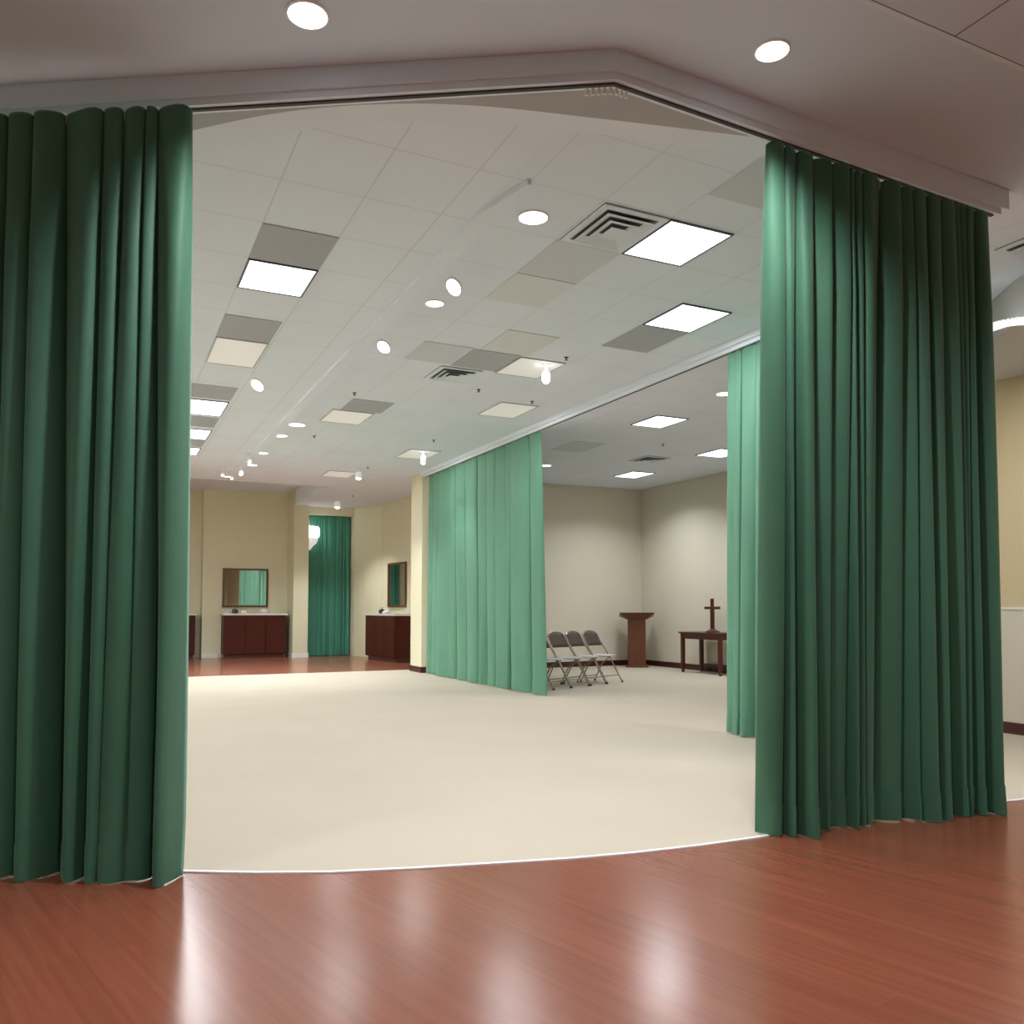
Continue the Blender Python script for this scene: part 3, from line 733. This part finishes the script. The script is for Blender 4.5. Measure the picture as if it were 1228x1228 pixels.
lo = bpy.data.objects.new('cove_lamp', la); COL.objects.link(lo); lo.parent = cl; lo.location = (0, 0, -.04)
# invented uplights on the unseen left wall, added to lift the hall ceiling
for i, y in enumerate((8.0, 10.5, 13.0, 15.3)):
    t = thing('added_uplight', 'added bowl uplight, unseen behind the left drape, brightening the hall ceiling', 'wall light', (-4.99, y, 2.5), 0, 'added bowl uplights on the unseen left hall wall')
    bm = NB(); lathe(bm, [(0, -.14), (.08, -.12), (.15, -.06), (.18, 0), (.17, 0), (.14, -.055), (0, -.10)], 20)
    for v in bm.verts: v.co.x = max(0.0, v.co.x)
    obj('bowl', bm, M_white, t)
    la = bpy.data.lights.new('added_uplight_lamp', 'AREA'); la.shape = 'DISK'; la.size = .25; la.energy = 240; la.color = (.97, .98, 1)
    lo = bpy.data.objects.new('added_uplight_lamp', la); COL.objects.link(lo); lo.parent = t; lo.location = (.16, 0, .02); lo.rotation_euler = (PI, math.radians(-25), 0)

# swivel eyeball lamps
def eyeball(label, px, py, a, b_, ang, power=60):
    """oval opening with a tilted lamp; the outline was measured on the photo and laid on the ceiling"""
    c = up(px, py, CZ); ang = math.radians(ang)
    def ov(k, f): 
        t_ = 2 * PI * k / 28; u = a * f * math.cos(t_); v = b_ * f * math.sin(t_)
        q = up(px + u * math.cos(ang) - v * math.sin(ang), py + u * math.sin(ang) + v * math.cos(ang), CZ)
        return Vector((q.x - c.x, q.y - c.y, 0))
    t = thing('swivel_lamp', label, 'ceiling light', (c.x, c.y, CZ), 0, 'tilted oval lamps in the hall ceiling')
    bm = NB(); prism(bm, [ov(k, 1.0) for k in range(28)], -.010, -.001); obj('lens', bm, M_lampdisc, t)
    bm = NB(); A = [[bm.verts.new(ov(k, f) + Vector((0, 0, z))) for k in range(28)] for f, z in ((1.0, -.001), (1.0, -.013), (1.10, -.009), (1.12, .001))]
    for P, Q in zip(A, A[1:]):
        for k in range(28): bm.faces.new((P[k], P[(k + 1) % 28], Q[(k + 1) % 28], Q[k]))
    obj('ring', bm, M_white, t, True)
    la = bpy.data.lights.new('swivel_bulb', 'SPOT'); la.energy = power; la.spot_size = math.radians(120); la.spot_blend = .8; la.shadow_soft_size = .04; la.color = (.95, .975, 1)
    lo = bpy.data.objects.new('swivel_bulb', la); COL.objects.link(lo); lo.parent = t; lo.location = (0, 0, -.04); lo.rotation_euler = (math.radians(15), 0, 0)
eyeball('tilted oval lamp second from the beam end, beside a flat one', 544, 343, 11, 7.5, 58, HPW)
eyeball('tilted oval lamp in the middle of the hall ceiling near the beam', 460, 415, 8.6, 6, 42, HPW)
eyeball('tilted oval lamp left of the beam above the carpet', 308.5, 461, 8.6, 5.2, 42, HPW)

# hanging spot heads
def spot(label, px, py, h, r, ztop=CZ, z=None, power=60, aim=(0, 0)):
    z = z if z else ztop - .14
    p = up(px, py, z)
    t = thing('track_spotlight', label, 'spotlight', (p.x, p.y, 0), 0, 'small hanging spotlight heads')
    bm = NB(); lathe(bm, [(0, ztop - .015), (.05, ztop - .015), (.05, ztop), (0, ztop)], 14); obj('mount', bm, M_white, t)
    bm = NB(); tube(bm, [(0, 0, ztop - .01), (0, 0, z + h / 2)], .008); obj('stem', bm, M_white, t)
    bm = NB(); lathe(bm, [(0, z + h / 2), (r * .7, z + h / 2), (r, z + h / 4), (r, z - h / 2 + .005), (r * .9, z - h / 2 + .005)], 16); obj('head', bm, M_lensdim, t, True)
    bm = NB(); lathe(bm, [(0, z - h / 2 - r * .5), (r * .5, z - h / 2 - r * .4), (r * .92, z - h / 2 + .006)], 16); obj('bulb', bm, M_lampdisc, t, True)
    if power:
        la = bpy.data.lights.new('spot_bulb', 'SPOT'); la.energy = power; la.spot_size = math.radians(110); la.spot_blend = .7; la.shadow_soft_size = .04; la.color = (.96, .98, 1)
        lo = bpy.data.objects.new('spot_bulb', la); COL.objects.link(lo); lo.parent = t; lo.location = (0, 0, z - h / 2 - r); lo.rotation_euler = (aim[0], aim[1], 0)
spot('white hanging spotlight at the corner of the pale light', 655, 452, .10, .045, power=60)
spot('slim bright hanging spotlight before the cream column', 507.5, 551, .14, .04, power=60)
spot('bright hanging spotlight in the far ceiling, largest glow', 430, 570, .12, .06, power=160)
spot('bright hanging spotlight right above the far alcove drape', 404.5, 605, .14, .07, power=200)
spot('small bright spotlight at the far left ceiling cluster', 289, 567, .07, .04, power=420)
spot('tiny bright spotlight right of the far left cluster', 299, 553, .05, .03, power=0)
spot('tiny bright spotlight left of the far left cluster', 267, 569, .04, .032, power=0)
spot('tiny bright spotlight lowest in the far left cluster', 278, 573, .04, .032, power=0)

def sprinkler(label, px, py, z=CZ):
    p = up(px, py, z - .03)
    t = thing('sprinkler_head', label, 'sprinkler', (p.x, p.y, z), 0, 'small dark sprinkler heads')
    bm = NB(); lathe(bm, [(0, .001), (.024, .001), (.024, -.005), (.007, -.008), (.007, -.026), (0, -.026)], 12); obj('body', bm, M_brass, t, True)
    bm = NB(); lathe(bm, [(0, -.026), (.017, -.027), (.017, -.031), (0, -.032)], 12); obj('deflector', bm, M_brass, t)
for px, py, lb in [(574, 470, 'small dark sprinkler head beyond the small vent'), (425, 474, 'small dark sprinkler head before the grey tile in mid ceiling'), (377, 525, 'small dark sprinkler head beside the far pair of downlights'),
                   (795, 535, 'small sprinkler head in the side room ceiling'), (679, 432, 'dark sprinkler head right of the pale light with the spotlight'), (441, 562, 'dark sprinkler head by the largest far glow'), (423, 596, 'dark sprinkler head in front of the alcove'),
                   (638, 484, 'dark sprinkler head at the second pale light'), (520, 530, 'dark sprinkler head beside the light before the column')]:
    sprinkler(lb, px, py)

# ------------------------------------------------------------------ world, camera
w = bpy.data.worlds.new('World'); S.world = w; w.use_nodes = True
w.node_tree.nodes['Background'].inputs[0].default_value = (.5, .5, .52, 1); w.node_tree.nodes['Background'].inputs[1].default_value = .05
cam = bpy.data.cameras.new('Camera'); co = bpy.data.objects.new('Camera', cam); COL.objects.link(co)
co.location = (0, 0, EYE)
co.rotation_euler = (PI / 2 + TILT, 0, -YAW)
cam.sensor_fit = 'HORIZONTAL'; cam.sensor_width = 36; cam.lens = 36 * F / 1228
cam.shift_x = 0; cam.shift_y = (PY - 614) / 1228
cam.clip_start = .05; cam.clip_end = 100
S.camera = co
S.view_settings.view_transform = 'Standard'; S.view_settings.look = 'None'; S.view_settings.gamma = 1
S.view_settings.use_curve_mapping = False
S.view_settings.exposure = 0.0
